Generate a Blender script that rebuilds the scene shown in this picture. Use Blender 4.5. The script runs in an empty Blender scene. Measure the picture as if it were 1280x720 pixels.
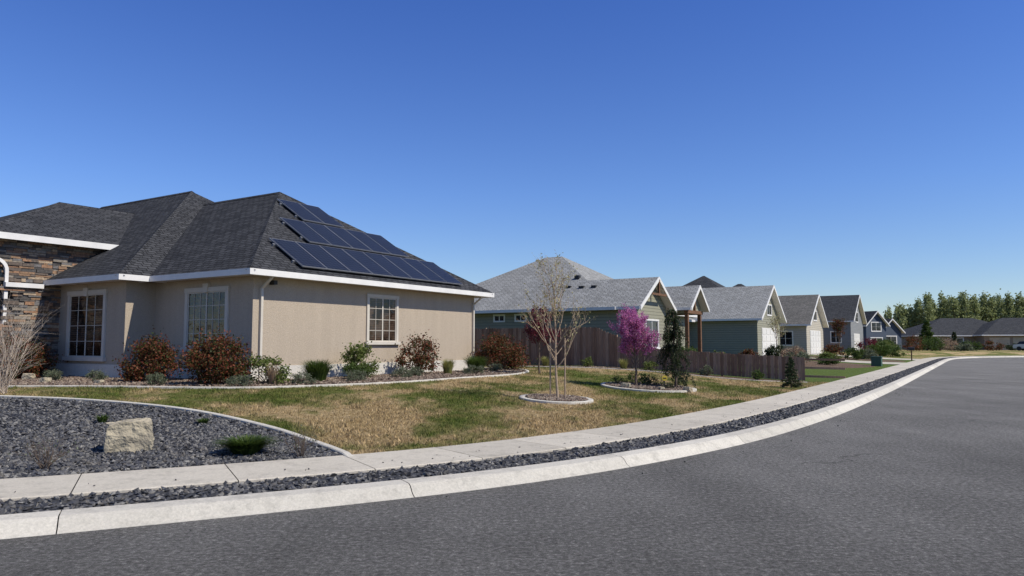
import bpy, math, random
import numpy as np
rng = np.random.default_rng(7); random.seed(7)
scene = bpy.context.scene
AA = math.atan(.63); S_, C_ = math.sin(AA), math.cos(AA)
def W(s, n, z=0.0): return (S_*s - C_*n, C_*s + S_*n, z)
def Wa(a):
    a = np.asarray(a, float); return np.stack([S_*a[:,0]-C_*a[:,1], C_*a[:,0]+S_*a[:,1], a[:,2]], 1)

# ------------------------------------------------------------------ materials
def nodes(name):
    m = bpy.data.materials.new(name); m.use_nodes = True
    nt = m.node_tree; b = nt.nodes['Principled BSDF']
    return m, nt, b
def N(nt, t, **kw):
    n = nt.nodes.new(t)
    for k, v in kw.items(): setattr(n, k, v)
    return n
def L(nt, a, b): nt.links.new(a, b)
def mixc(nt, fac, a, b, blend='MIX'):
    m = nt.nodes.new('ShaderNodeMix'); m.data_type = 'RGBA'; m.blend_type = blend
    for i, x in ((0, fac), (6, a), (7, b)):
        if hasattr(x, 'is_output'): L(nt, x, m.inputs[i])
        elif i == 0: m.inputs[0].default_value = x
        else: m.inputs[i].default_value = (*x, 1) if len(x) == 3 else x
    return m.outputs[2]
def ramp(nt, src, stops, interp='LINEAR'):
    r = nt.nodes.new('ShaderNodeValToRGB'); r.color_ramp.interpolation = interp
    e = r.color_ramp.elements
    while len(e) < len(stops): e.new(.5)
    for i, (p, c) in enumerate(stops):
        e[i].position = p; e[i].color = (*c, 1) if hasattr(c, '__len__') else (c, c, c, 1)
    L(nt, src, r.inputs[0]); return r.outputs[0]
def noise(nt, scale, coord=None, detail=4, rough=.6):
    n = N(nt, 'ShaderNodeTexNoise'); n.inputs['Scale'].default_value = scale
    n.inputs['Detail'].default_value = detail; n.inputs['Roughness'].default_value = rough
    if coord is None: coord = nt.nodes.new('ShaderNodeNewGeometry').outputs['Position']
    L(nt, coord, n.inputs['Vector']); return n.outputs[0]
def bump(nt, b, h, dist, strength=1.0):
    n = N(nt, 'ShaderNodeBump'); n.inputs['Distance'].default_value = dist
    n.inputs['Strength'].default_value = strength
    L(nt, h, n.inputs['Height']); L(nt, n.outputs[0], b.inputs['Normal'])
def simple(name, c1, c2=None, scale=3, rough=.8, bscale=None, bdist=.005, spec=.3, metal=0):
    m, nt, b = nodes(name)
    if c2 is None: c2 = tuple(x*.8 for x in c1)
    f = noise(nt, scale)
    L(nt, ramp(nt, f, [(.35, c1), (.65, c2)]), b.inputs['Base Color'])
    b.inputs['Roughness'].default_value = rough; b.inputs['Specular IOR Level'].default_value = spec
    b.inputs['Metallic'].default_value = metal
    if bscale: bump(nt, b, noise(nt, bscale), bdist)
    return m
def island(nt): return nt.nodes.new('ShaderNodeNewGeometry').outputs['Random Per Island']
def leafmat(name, cols, trans=.35, rough=.6):
    m, nt, b = nodes(name)
    st = [(i/max(1, len(cols)-1), c) for i, c in enumerate(cols)]
    col = ramp(nt, island(nt), st)
    L(nt, col, b.inputs['Base Color']); b.inputs['Roughness'].default_value = rough
    b.inputs['Specular IOR Level'].default_value = .25
    t = N(nt, 'ShaderNodeBsdfTranslucent'); L(nt, col, t.inputs[0])
    mx = N(nt, 'ShaderNodeMixShader'); mx.inputs[0].default_value = trans
    L(nt, b.outputs[0], mx.inputs[1]); L(nt, t.outputs[0], mx.inputs[2])
    L(nt, mx.outputs[0], nt.nodes['Material Output'].inputs[0]); return m
def shingle(name, c1, c2, mort, fa=.6, fb=1.4):
    m, nt, b = nodes(name); uv = N(nt, 'ShaderNodeUVMap').outputs[0]
    br = N(nt, 'ShaderNodeTexBrick', offset=.37, offset_frequency=2, squash=1.0)
    L(nt, uv, br.inputs['Vector'])
    for k, v in (('Scale', 1), ('Mortar Size', .016), ('Mortar Smooth', .3), ('Bias', 0), ('Brick Width', .30), ('Row Height', .15)): br.inputs[k].default_value = v
    br.inputs['Color1'].default_value = (*c1, 1); br.inputs['Color2'].default_value = (*c2, 1); br.inputs['Mortar'].default_value = (*mort, 1)
    big = ramp(nt, noise(nt, .7, detail=4), [(.3, .93), (.7, 1.06)])
    fine = ramp(nt, noise(nt, 16, detail=5, rough=.85), [(.3, fa), (.7, fb)])
    c = mixc(nt, 1.0, br.outputs[0], big, 'MULTIPLY'); c = mixc(nt, 1.0, c, fine, 'MULTIPLY')
    L(nt, c, b.inputs['Base Color']); b.inputs['Roughness'].default_value = .95; b.inputs['Specular IOR Level'].default_value = .06
    inv = N(nt, 'ShaderNodeMath', operation='SUBTRACT'); inv.inputs[0].default_value = 1; L(nt, br.outputs[1], inv.inputs[1])
    bump(nt, b, inv.outputs[0], .015); return m
def siding(name, c, row=.18):
    m, nt, b = nodes(name); uv = N(nt, 'ShaderNodeUVMap').outputs[0]
    sp = N(nt, 'ShaderNodeSeparateXYZ'); L(nt, uv, sp.inputs[0])
    d = N(nt, 'ShaderNodeMath', operation='DIVIDE'); L(nt, sp.outputs[1], d.inputs[0]); d.inputs[1].default_value = row
    fr = N(nt, 'ShaderNodeMath', operation='FRACT'); L(nt, d.outputs[0], fr.inputs[0])
    col = mixc(nt, noise(nt, 1.2), c, tuple(x*.85 for x in c))
    L(nt, mixc(nt, ramp(nt, fr.outputs[0], [(.84, 0.), (.9, 1.)]), col, tuple(x*.55 for x in c)), b.inputs['Base Color'])  # lap shadow painted into the colour along the top of each board row
    b.inputs['Roughness'].default_value = .7
    inv = N(nt, 'ShaderNodeMath', operation='SUBTRACT'); inv.inputs[0].default_value = 1; L(nt, fr.outputs[0], inv.inputs[1])
    bump(nt, b, inv.outputs[0], .03); return m

M = {}
def stuccomat(name, a, c):
    m, nt, b = nodes(name)
    col = mixc(nt, noise(nt, .7, detail=7, rough=.65), a, c)
    col = mixc(nt, 1, col, ramp(nt, noise(nt, 30, detail=4, rough=.8), [(.3, .84), (.7, 1.14)]), 'MULTIPLY')
    mp = N(nt, 'ShaderNodeMapping'); mp.inputs['Scale'].default_value = (1.6, 1.6, .12)
    L(nt, nt.nodes.new('ShaderNodeNewGeometry').outputs['Position'], mp.inputs[0])
    col = mixc(nt, 1, col, ramp(nt, noise(nt, 2.0, mp.outputs[0], 5), [(.35, .96), (.65, 1.03)]), 'MULTIPLY')
    L(nt, col, b.inputs['Base Color']); b.inputs['Roughness'].default_value = .95; b.inputs['Specular IOR Level'].default_value = .12
    bump(nt, b, noise(nt, 28, detail=5, rough=.75), .016); return m
M['stucco'] = stuccomat('stucco', (.455, .378, .292), (.405, .335, .256))
M['found'] = stuccomat('foundation', (.64, .60, .53), (.56, .525, .46))
M['white'] = simple('white_paint', (.74, .72, .68), (.66, .64, .61), 2, .5)
M['trim'] = simple('trim', (.58, .53, .45), (.52, .475, .40), 2, .7)
M['roofdark'] = shingle('roof_dark', (.038, .039, .043), (.070, .071, .076), (.012, .012, .013))
M['roofgrey'] = shingle('roof_grey', (.25, .25, .24), (.35, .35, .34), (.12, .12, .12), .75, 1.22)
M['roofbrown'] = shingle('roof_brown', (.13, .125, .115), (.19, .18, .165), (.06, .06, .06))
M['roofslate'] = shingle('roof_slate', (.045, .047, .052), (.075, .077, .083), (.02, .02, .02))
M['sid_green'] = siding('siding_sage', (.255, .245, .175))
M['sid_cream'] = siding('siding_cream', (.44, .395, .31))
M['sid_grey'] = siding('siding_grey', (.22, .222, .215))
M['sid_navy'] = siding('siding_navy', (.04, .06, .095))
M['sid_tan'] = siding('siding_tan', (.27, .21, .15))
M['gwhite'] = simple('garage_white', (.68, .66, .61), (.61, .59, .55), 1, .5)
M['gbeige'] = simple('garage_beige', (.42, .36, .27), None, 1, .5)
M['wood'] = simple('cedar_wood', (.20, .10, .05), (.12, .065, .035), 6, .7)
def glassmat(name, base, stripe, amt=1.0):
    m, nt, b = nodes(name); uv = N(nt, 'ShaderNodeUVMap').outputs[0]
    sp = N(nt, 'ShaderNodeSeparateXYZ'); L(nt, uv, sp.inputs[0])
    d = N(nt, 'ShaderNodeMath', operation='DIVIDE'); L(nt, sp.outputs[1], d.inputs[0]); d.inputs[1].default_value = .06
    fr = N(nt, 'ShaderNodeMath', operation='FRACT'); L(nt, d.outputs[0], fr.inputs[0])
    f = ramp(nt, fr.outputs[0], [(.45, 0.), (.55, 1.)])
    c = mixc(nt, f, base, stripe)
    c = mixc(nt, ramp(nt, noise(nt, 1.6), [(.45, 0.), (.58, 1.)]), c, tuple(x*.3 for x in base))
    L(nt, c, b.inputs['Base Color']); b.inputs['Roughness'].default_value = .03
    b.inputs['Specular IOR Level'].default_value = .4
    bump(nt, b, noise(nt, 1.3), .02); return m
M['glass'] = glassmat('window_glass', (.04, .026, .018), (.09, .06, .042))
M['glassdk'] = glassmat('window_glass_dark', (.02, .022, .026), (.03, .033, .04))
m, nt, b = nodes('solar_cells'); uv = N(nt, 'ShaderNodeUVMap').outputs[0]
br = N(nt, 'ShaderNodeTexBrick', offset=0.0, squash=1.0); L(nt, uv, br.inputs['Vector'])
for k, v in (('Scale', 1), ('Mortar Size', .007), ('Mortar Smooth', .2), ('Bias', 0), ('Brick Width', .158), ('Row Height', .158)): br.inputs[k].default_value = v
br.inputs['Color1'].default_value = (.006, .008, .016, 1); br.inputs['Color2'].default_value = (.010, .013, .025, 1); br.inputs['Mortar'].default_value = (.085, .09, .105, 1)
L(nt, br.outputs[0], b.inputs['Base Color']); b.inputs['Roughness'].default_value = .3; b.inputs['Specular IOR Level'].default_value = .12
M['solar'] = m
M['alu'] = simple('aluminium', (.24, .245, .26), None, 5, .5, metal=.2)
M['blackmetal'] = simple('black_metal', (.03, .03, .03), None, 5, .5)
def concrete(name, a, c):
    m, nt, b = nodes(name)
    col = mixc(nt, noise(nt, 1.3, detail=8, rough=.7), a, c)
    isl = ramp(nt, island(nt), [(0, .86), (1, 1.06)])
    col = mixc(nt, 1, col, isl, 'MULTIPLY')
    col = mixc(nt, 1, col, ramp(nt, noise(nt, 40, detail=4, rough=.8), [(.3, .8), (.7, 1.14)]), 'MULTIPLY')
    st = ramp(nt, noise(nt, 3.2, detail=8, rough=.78), [(.5, 1.), (.7, .66)])
    col = mixc(nt, 1, col, st, 'MULTIPLY')
    L(nt, col, b.inputs['Base Color']); b.inputs['Roughness'].default_value = .9; b.inputs['Specular IOR Level'].default_value = .15
    bump(nt, b, noise(nt, 60, detail=5, rough=.8), .006); return m
M['conc'] = concrete('sidewalk_concrete', (.58, .53, .445), (.48, .435, .36))
M['curb'] = concrete('curb_concrete', (.61, .57, .495), (.51, .475, .41))
# asphalt
m, nt, b = nodes('asphalt'); apos = nt.nodes.new('ShaderNodeNewGeometry').outputs['Position']
c = ramp(nt, noise(nt, 19, apos, 10, .98), [(.38, (.028, .027, .025)), (.47, (.125, .120, .112)), (.54, (.215, .207, .194)), (.63, (.72, .69, .64))])
c = mixc(nt, 1, c, ramp(nt, noise(nt, .35, apos, 7, .65), [(.3, .80), (.7, 1.18)]), 'MULTIPLY')
mp = N(nt, 'ShaderNodeMapping'); mp.inputs['Rotation'].default_value = (0, 0, AA); mp.inputs['Scale'].default_value = (1.0, .06, 1)
L(nt, apos, mp.inputs[0])
c = mixc(nt, 1, c, ramp(nt, noise(nt, .8, mp.outputs[0], 5), [(.35, .88), (.65, 1.08)]), 'MULTIPLY')
# hairline cracks
dn_ = N(nt, 'ShaderNodeTexNoise'); dn_.inputs['Scale'].default_value = 1.1; dn_.inputs['Detail'].default_value = 6; L(nt, apos, dn_.inputs['Vector'])
dv = N(nt, 'ShaderNodeVectorMath', operation='MULTIPLY_ADD'); L(nt, dn_.outputs['Color'], dv.inputs[0]); dv.inputs[1].default_value = (1.6, 1.6, 0); L(nt, apos, dv.inputs[2])
vo = N(nt, 'ShaderNodeTexVoronoi', feature='DISTANCE_TO_EDGE'); vo.inputs['Scale'].default_value = .22; L(nt, dv.outputs[0], vo.inputs['Vector'])
ck = ramp(nt, vo.outputs['Distance'], [(0.0, .55), (.0028, 1.0)])
msk = ramp(nt, noise(nt, .3, apos, 3), [(.5, 0.), (.58, 1.)])
c = mixc(nt, msk, c, mixc(nt, 1, c, ck, 'MULTIPLY'))
L(nt, c, b.inputs['Base Color']); b.inputs['Roughness'].default_value = .92; b.inputs['Specular IOR Level'].default_value = .08
bump(nt, b, noise(nt, 30, apos, 8, .95), .03); M['asphalt'] = m
def chipmat(name, cols):
    m, nt, b = nodes(name)
    c = ramp(nt, island(nt), [(i/(len(cols)-1), c) for i, c in enumerate(cols)])
    c = mixc(nt, 1, c, ramp(nt, noise(nt, 30), [(.3, .8), (.7, 1.2)]), 'MULTIPLY')
    L(nt, c, b.inputs['Base Color']); b.inputs['Roughness'].default_value = .6; b.inputs['Specular IOR Level'].default_value = .3; return m
M['chips'] = chipmat('slate_chips', [(.020, .020, .022), (.05, .05, .055), (.095, .094, .098), (.032, .032, .035), (.20, .19, .175), (.066, .058, .05)])
M['chipbase'] = simple('slate_gravel_bed', (.022, .023, .026), (.07, .07, .075), 28, .8, 28, .03)
M['bark'] = simple('bark', (.16, .12, .09), (.09, .065, .05), 14, .9, 40, .01)
M['palebark'] = simple('pale_bark', (.42, .32, .22), (.28, .20, .14), 14, .9)
M['twigs'] = simple('dry_twigs', (.50, .42, .34), (.34, .27, .21), 14, .9)
M['mulchm'] = simple('bark_mulch', (.17, .10, .07), (.07, .045, .035), 20, .95, 30, .03)
M['boulder'] = simple('boulder_stone', (.44, .38, .27), (.27, .235, .175), 7, .9, 10, .05)
m, nt, b = nodes('fence_boards')
c = ramp(nt, island(nt), [(0, (.18, .105, .062)), (.5, (.25, .155, .098)), (1, (.34, .235, .16))])
mp = N(nt, 'ShaderNodeMapping'); mp.inputs['Scale'].default_value = (1, 1, .12)
L(nt, nt.nodes.new('ShaderNodeNewGeometry').outputs['Position'], mp.inputs[0])
c = mixc(nt, 1, c, ramp(nt, noise(nt, 18, mp.outputs[0]), [(.3, .7), (.7, 1.2)]), 'MULTIPLY')
L(nt, c, b.inputs['Base Color']); b.inputs['Roughness'].default_value = .85; M['fence'] = m
m, nt, b = nodes('ledge_stone')
c = ramp(nt, island(nt), [(0, (.26, .16, .095)), (.15, (.13, .10, .08)), (.3, (.37, .28, .19)), (.42, (.08, .072, .066)), (.58, (.24, .205, .165)), (.75, (.30, .17, .10)), (.86, (.15, .14, .135)), (1, (.18, .16, .145))], 'CONSTANT')
c = mixc(nt, 1, c, ramp(nt, noise(nt, 12, detail=6), [(.3, .6), (.7, 1.3)]), 'MULTIPLY')
L(nt, c, b.inputs['Base Color']); b.inputs['Roughness'].default_value = .9; bump(nt, b, noise(nt, 25), .02); M['stone'] = m
M['mortar'] = simple('stone_backing', (.05, .042, .035), None, 8, .95)
M['lf_redgreen'] = leafmat('leaf_photinia', [(.03, .05, .012), (.055, .065, .018), (.17, .04, .022), (.045, .06, .016), (.25, .07, .035), (.10, .03, .018)])
M['lf_red'] = leafmat('leaf_plum', [(.12, .02, .03), (.20, .035, .05), (.07, .016, .022)])
M['lf_light'] = leafmat('leaf_light', [(.10, .14, .03), (.17, .20, .05), (.07, .10, .025)])
M['lf_green'] = leafmat('leaf_green', [(.035, .065, .012), (.065, .105, .02), (.10, .14, .03)])
M['lf_dark'] = leafmat('leaf_dark', [(.015, .03, .011), (.035, .055, .02), (.055, .07, .03)])
M['lf_pink'] = leafmat('redbud_blossom', [(.44, .11, .30), (.62, .20, .45), (.30, .07, .21), (.72, .36, .56)], .45)
M['lf_bud'] = leafmat('leaf_bud', [(.34, .33, .14), (.45, .42, .22), (.30, .22, .12)])
M['lf_far'] = leafmat('leaf_poplar', [(.24, .28, .11), (.33, .36, .17), (.17, .21, .08)])
M['lf_grey'] = leafmat('leaf_lavender', [(.12, .14, .08), (.18, .20, .13), (.08, .10, .05)])
M['lf_dry'] = leafmat('dry_stems', [(.28, .20, .13), (.40, .31, .21), (.18, .10, .07)])
M['lf_yellow'] = leafmat('grass_gold', [(.26, .25, .07), (.36, .33, .12), (.16, .20, .05)])
def lawncolor(nt):
    pos = nt.nodes.new('ShaderNodeNewGeometry').outputs['Position']
    mp = N(nt, 'ShaderNodeMapping'); mp.inputs['Rotation'].default_value = (0, 0, AA); mp.inputs['Scale'].default_value = (1.0, .5, 1)
    L(nt, pos, mp.inputs[0])
    f = noise(nt, .40, mp.outputs[0], 8, .66)
    dry = ramp(nt, f, [(.46, .0), (.505, .35), (.55, 1.)])
    mid = ramp(nt, noise(nt, 1.7, pos, 6, .7), [(.42, 0.), (.62, .6)])
    g = ramp(nt, noise(nt, 5, pos, 6, .75), [(.3, (.050, .078, .012)), (.52, (.095, .13, .024)), (.72, (.19, .20, .055))])
    t = ramp(nt, noise(nt, 7, pos, 6, .75), [(.3, (.24, .175, .075)), (.5, (.42, .305, .155)), (.7, (.60, .46, .28))])
    c = mixc(nt, mid, g, (.27, .215, .085))
    return pos, mixc(nt, dry, c, t)
m, nt, b = nodes('terrain'); pos, lc = lawncolor(nt)
def attr(nt, n): a = N(nt, 'ShaderNodeAttribute'); a.attribute_name = n; return a.outputs['Fac']
def edge(nt, a):
    add = N(nt, 'ShaderNodeMath', operation='MULTIPLY_ADD'); L(nt, a, add.inputs[0]); add.inputs[1].default_value = 25; add.inputs[2].default_value = .5
    add.use_clamp = True; return add.outputs[0]
gr = ramp(nt, noise(nt, 6, pos, 5), [(.3, (.065, .10, .02)), (.7, (.13, .17, .04))])
c = mixc(nt, edge(nt, attr(nt, 'green')), lc, gr)
mul = ramp(nt, noise(nt, 16, pos, 6, .75), [(.3, (.06, .04, .03)), (.5, (.15, .10, .07)), (.72, (.32, .25, .18))])
c = mixc(nt, edge(nt, attr(nt, 'mulch')), c, mul)
vor = N(nt, 'ShaderNodeTexVoronoi'); vor.inputs['Scale'].default_value = 24; L(nt, pos, vor.inputs['Vector'])
sv = N(nt, 'ShaderNodeSeparateColor'); L(nt, vor.outputs['Color'], sv.inputs[0])
grv = ramp(nt, sv.outputs[0], [(0, (.015, .016, .02)), (.5, (.045, .046, .054)), (1, (.11, .11, .118))])
c = mixc(nt, edge(nt, attr(nt, 'gravel')), c, grv)
L(nt, c, b.inputs['Base Color']); b.inputs['Roughness'].default_value = .95; b.inputs['Specular IOR Level'].default_value = .1
bump(nt, b, noise(nt, 35, pos, 6, .8), .06); M['terrain'] = m
m, nt, b = nodes('grass_blades'); pos, lc = lawncolor(nt)
lc = mixc(nt, 1, lc, ramp(nt, island(nt), [(0, .55), (1, 1.5)]), 'MULTIPLY')
L(nt, lc, b.inputs['Base Color']); b.inputs['Roughness'].default_value = .8; b.inputs['Specular IOR Level'].default_value = .1
tb_ = N(nt, 'ShaderNodeBsdfTranslucent'); L(nt, lc, tb_.inputs[0]); mx = N(nt, 'ShaderNodeMixShader'); mx.inputs[0].default_value = .35
L(nt, b.outputs[0], mx.inputs[1]); L(nt, tb_.outputs[0], mx.inputs[2]); L(nt, mx.outputs[0], nt.nodes['Material Output'].inputs[0])
M['blades'] = m
M['farground'] = simple('far_ground', (.14, .14, .06), (.22, .19, .10), .05, .95)

# ------------------------------------------------------------------ mesh utils
def build(name, groups, mats, origin=(0, 0, 0), parent=None, smooth=False, attrs=None):
    vs, loops, starts, mi, off, lo = [], [], [], [], 0, 0
    org = np.array(origin, float); polys = []
    for V, F, k in groups:
        V = np.asarray(V, float); F = np.asarray(F, int)
        if len(F) == 0: continue
        vs.append(V); K = F.shape[1]
        loops.append((F+off).ravel()); starts.append(lo+np.arange(len(F))*K); mi.append(np.full(len(F), k))
        P = V[F]; nr = np.cross(P[:, 1]-P[:, 0], P[:, 2]-P[:, 0]); nr /= (np.linalg.norm(nr, axis=1, keepdims=True)+1e-12)
        t = np.stack([-nr[:, 1], nr[:, 0], np.zeros(len(nr))], 1); tl = np.linalg.norm(t, axis=1)
        flat = tl < .05; t[flat] = (1, 0, 0); tl[flat] = 1; t /= tl[:, None]; bb = np.cross(nr, t)
        flip = bb[:, 2] < 0; bb[flip] *= -1
        polys.append(np.stack([np.einsum('ijk,ik->ij', P, t), np.einsum('ijk,ik->ij', P, bb)], 2).reshape(-1, 2))
        off += len(V); lo += F.size
    V = np.concatenate(vs)-org; Lp = np.concatenate(loops)
    me = bpy.data.meshes.new(name)
    me.vertices.add(len(V)); me.vertices.foreach_set('co', V.ravel().astype(np.float32))
    me.loops.add(len(Lp)); me.loops.foreach_set('vertex_index', Lp.astype(np.int32))
    st = np.concatenate(starts); me.polygons.add(len(st)); me.polygons.foreach_set('loop_start', st.astype(np.int32))
    me.polygons.foreach_set('material_index', np.concatenate(mi).astype(np.int32))
    me.update(calc_edges=True)
    uvl = me.uv_layers.new(name='UVMap'); uvl.data.foreach_set('uv', np.concatenate(polys).ravel().astype(np.float32))
    me.polygons.foreach_set('use_smooth', np.full(len(st), bool(smooth)))
    for mm in mats: me.materials.append(M[mm] if isinstance(mm, str) else mm)
    if attrs:
        for k, a in attrs.items():
            at = me.attributes.new(k, 'FLOAT', 'POINT'); at.data.foreach_set('value', a.astype(np.float32))
    me.validate(); 
    ob = bpy.data.objects.new(name, me); scene.collection.objects.link(ob); ob.location = origin
    if parent is not None: ob.parent = parent; ob.location = (0, 0, 0)
    return ob
def empty(name, loc):
    e = bpy.data.objects.new(name, None); scene.collection.objects.link(e); e.location = loc; return e
class MB:
    def __init__(s, tf=Wa): s.g = {}; s.tf = tf
    def add(s, V, F, mi=0):
        V = s.tf(np.asarray(V, float))
        for f in F:
            k = (len(f), mi); vv, ff = s.g.setdefault(k, ([], []))
            o = len(vv); vv.extend(V[list(f)]); ff.append(list(range(o, o+len(f))))
    def box(s, a0, a1, b0, b1, z0, z1, mi=0):
        s.solid([(a0, b0), (a1, b0), (a1, b1), (a0, b1)], z0, z1, mi)
    def solid(s, poly, z0, z1, mi=0):
        n = len(poly); V = [(x, y, z0) for x, y in poly]+[(x, y, z1) for x, y in poly]
        F = [tuple(range(n))[::-1], tuple(range(n, 2*n))]+[(i, (i+1) % n, n+(i+1) % n, n+i) for i in range(n)]
        s.add(V, F, mi)
    def hexa(s, P, mi=0):
        s.add(P, [(3, 2, 1, 0), (4, 5, 6, 7), (0, 1, 5, 4), (1, 2, 6, 5), (2, 3, 7, 6), (3, 0, 4, 7)], mi)
    def groups(s): return [(np.array(v), np.array(f), k[1]) for k, (v, f) in s.g.items()]
class MBI(MB):
    """shared vertices per solid so each solid is one island (per-island colour)"""
    def __init__(s, tf=Wa): s.G = []; s.tf = tf; s.g = True
    def add(s, V, F, mi=0): s.G.append((s.tf(np.asarray(V, float)), np.array(F), mi))
    def groups(s):
        vs = np.concatenate([g[0] for g in s.G]); fs = []; o = 0
        for V, F, k in s.G: fs.append(F+o); o += len(V)
        return [(vs, np.concatenate(fs), 0)]
ident = lambda a: np.asarray(a, float)
def part(name, mb, mats, parent=None, origin=None, smooth=False):
    if parent is not None: origin = tuple(parent.location)
    return build(name, mb.groups(), mats, origin or (0, 0, 0), parent, smooth)
def ring(mb, s0, s1, n0, n1, z0, z1, t, mi=0):
    o = [(s0-t, n0-t), (s1+t, n0-t), (s1+t, n1+t), (s0-t, n1+t)]; i = [(s0, n0), (s1, n0), (s1, n1), (s0, n1)]
    V = [(*p, z) for z in (z0, z1) for p in o+i]
    F = []
    for k in range(4):
        j = (k+1) % 4
        F += [(k, j, 8+j, 8+k), (4+k, 12+k, 12+j, 4+j), (8+k, 8+j, 12+j, 12+k), (k, 4+k, 4+j, j)]
    mb.add(V, F, mi)
def hip(mb, tr, s0, s1, n0, n1, z, p, fascia=.17):
    w = min(s1-s0, n1-n0)/2; h = z+p*w
    if s1-s0 > n1-n0: r = [(s0+w, (n0+n1)/2, h), (s1-w, (n0+n1)/2, h)]
    else: r = [((s0+s1)/2, n0+w, h), ((s0+s1)/2, n1-w, h)]
    c = [(s0, n0, z), (s1, n0, z), (s1, n1, z), (s0, n1, z)]
    V = c+r
    if s1-s0 > n1-n0: F = [(0, 1, 5, 4), (2, 3, 4, 5), (3, 0, 4), (1, 2, 5)]
    else: F = [(3, 0, 4, 5), (1, 2, 5, 4), (0, 1, 4), (2, 3, 5)]
    mb.add(V, F); 
    tr.add([(s0, n0, z-.14), (s1, n0, z-.14), (s1, n1, z-.14), (s0, n1, z-.14)], [(0, 1, 2, 3)])
    ring(tr, s0, s1, n0, n1, z-fascia, z-.003, .06)
def gable_n(mb, tr, wl, s0, s1, n0, n1, z, pk, ov=.45, zb=.2):
    sm = (s0+s1)/2; p = (pk-z)/(sm-s0+ov); 
    a, b_, e = s0-ov, s1+ov, n0-ov
    t = .16
    for sg in (0, 1):
        x = a if sg == 0 else b_
        V = [(x, e, z), (sm, e, pk), (sm, n1, pk), (x, n1, z)]
        mb.add(V, [(0, 1, 2, 3)]); tr.add([(q[0], q[1], q[2]-t) for q in V], [(0, 1, 2, 3)])
        tr.hexa([(x, e-.05, z-t-.05), (sm, e-.05, pk-t-.05), (sm, e-.002, pk-t-.05), (x, e-.002, z-t-.05), (x, e-.05, z+.01), (sm, e-.05, pk+.01), (sm, e-.002, pk+.01), (x, e-.002, z+.01)])
        xx = x-.05 if sg == 0 else x+.002
        tr.box(xx, xx+.048, e, n1, z-t, z-.003)
    zw = z+p*ov-.17
    V = [(s0, n0, zb), (s1, n0, zb), (s1, n0, zw), (sm, n0, pk-.17), (s0, n0, zw)]
    V += [(q[0], n1, q[2]) for q in V]
    wl.add(V, [(0, 1, 2, 3, 4), (5, 6, 7, 8, 9), (0, 4, 9, 5), (1, 6, 7, 2)])
def window(fr, gl, plane, c, a0, a1, z0, z1, t=.10, cols=4, rows=4, sill=True, out=.05, split=True, sash=None):
    sash = sash or fr
    def bx(mb, x0, x1, y0, y1, d0, d1):
        if plane == 's': mb.box(c-d1, c-d0, x0, x1, y0, y1)
        else: mb.box(x0, x1, c-d1, c-d0, y0, y1)
    bx(fr, a0-t, a0, z0, z1, 0, out); bx(fr, a1, a1+t, z0, z1, 0, out)
    bx(fr, a0-t*1.15, a1+t*1.15, z1, z1+t, 0, out+.01)
    if sill: bx(fr, a0-t*1.6, a1+t*1.6, z0-t, z0, 0, out+.05)
    else: bx(fr, a0-t, a1+t, z0-t, z0, 0, out)
    bx(gl, a0, a1, z0, z1, -.02, .008)
    m_ = .008
    for i in range(1, cols):
        x = a0+(a1-a0)*i/cols; w = m_ if not (split and i*2 == cols) else .025
        bx(sash, x-w, x+w, z0, z1, .008, .022)
    for j in range(1, rows):
        z = z0+(z1-z0)*j/rows; bx(sash, a0, a1, z-m_, z+m_, .008, .019)
    for x in (a0, a1-.035): bx(sash, x, x+.035, z0, z1, .008, .026)
    bx(sash, a0, a1, z0, z0+.035, .008, .028); bx(sash, a0, a1, z1-.035, z1, .008, .028)
def garage(dr, n, s0, s1, z0, z1, rows=4, cols=4):
    dr.box(s0, s1, n-.03, n+.01, z0, z1)
    for i in range(cols):
        for j in range(rows):
            a = s0+(s1-s0)*(i+.08)/cols; b2 = s0+(s1-s0)*(i+.92)/cols
            c = z0+(z1-z0)*(j+.12)/rows; d = z0+(z1-z0)*(j+.88)/rows
            dr.box(a, b2, n-.05, n-.031, c, d)

# ------------------------------------------------------------------ curves / terrain
def cr(P, step=.5, closed=False):
    P = np.array(P, float); out = []
    n = len(P)
    rg = range(n) if closed else range(n-1)
    for i in rg:
        p1, p2 = P[i % n], P[(i+1) % n]
        p0 = P[(i-1) % n] if (closed or i > 0) else 2*p1-p2
        p3 = P[(i+2) % n] if (closed or i+2 < n) else 2*p2-p1
        k = max(2, int(np.linalg.norm(p2-p1)/step))
        for t in np.arange(k)/k:
            out.append(.5*((2*p1)+(-p0+p2)*t+(2*p0-5*p1+4*p2-p3)*t*t+(-p0+3*p1-3*p2+p3)*t**3))
    if not closed: out.append(P[-1])
    return np.array(out)
cp = [(-45, 3.2), (-30, 3.2), (-18, 3.3), (-11, 4.05), (-7, 5.05), (-4.21, 6.2), (-1.3, 7.7), (.575, 8.95), (2.4, 10.6), (4.5, 12.95), (7.6, 17.2), W(26, 2.6)[:2], W(35, 2.55)[:2], W(50, 2.55)[:2], W(65, 2.55)[:2], W(80, 2.55)[:2], W(90, 2.3)[:2], W(98, 1.2)[:2], W(106, -2)[:2], W(113, -8)[:2], W(118, -18)[:2], W(121, -40)[:2], W(122, -80)[:2]]
CUR = cr(cp, .4)
def resample(P, step):
    d = np.concatenate([[0], np.cumsum(np.linalg.norm(np.diff(P, axis=0), axis=1))])
    t = np.arange(0, d[-1], step)
    return np.stack([np.interp(t, d, P[:, k]) for k in range(P.shape[1])], 1)
CUR = resample(CUR, .4)
for _ in range(6):
    Q = CUR.copy(); Q[1:-1] = (CUR[:-2]+2*CUR[1:-1]+CUR[2:])/4; CUR = Q
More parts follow.
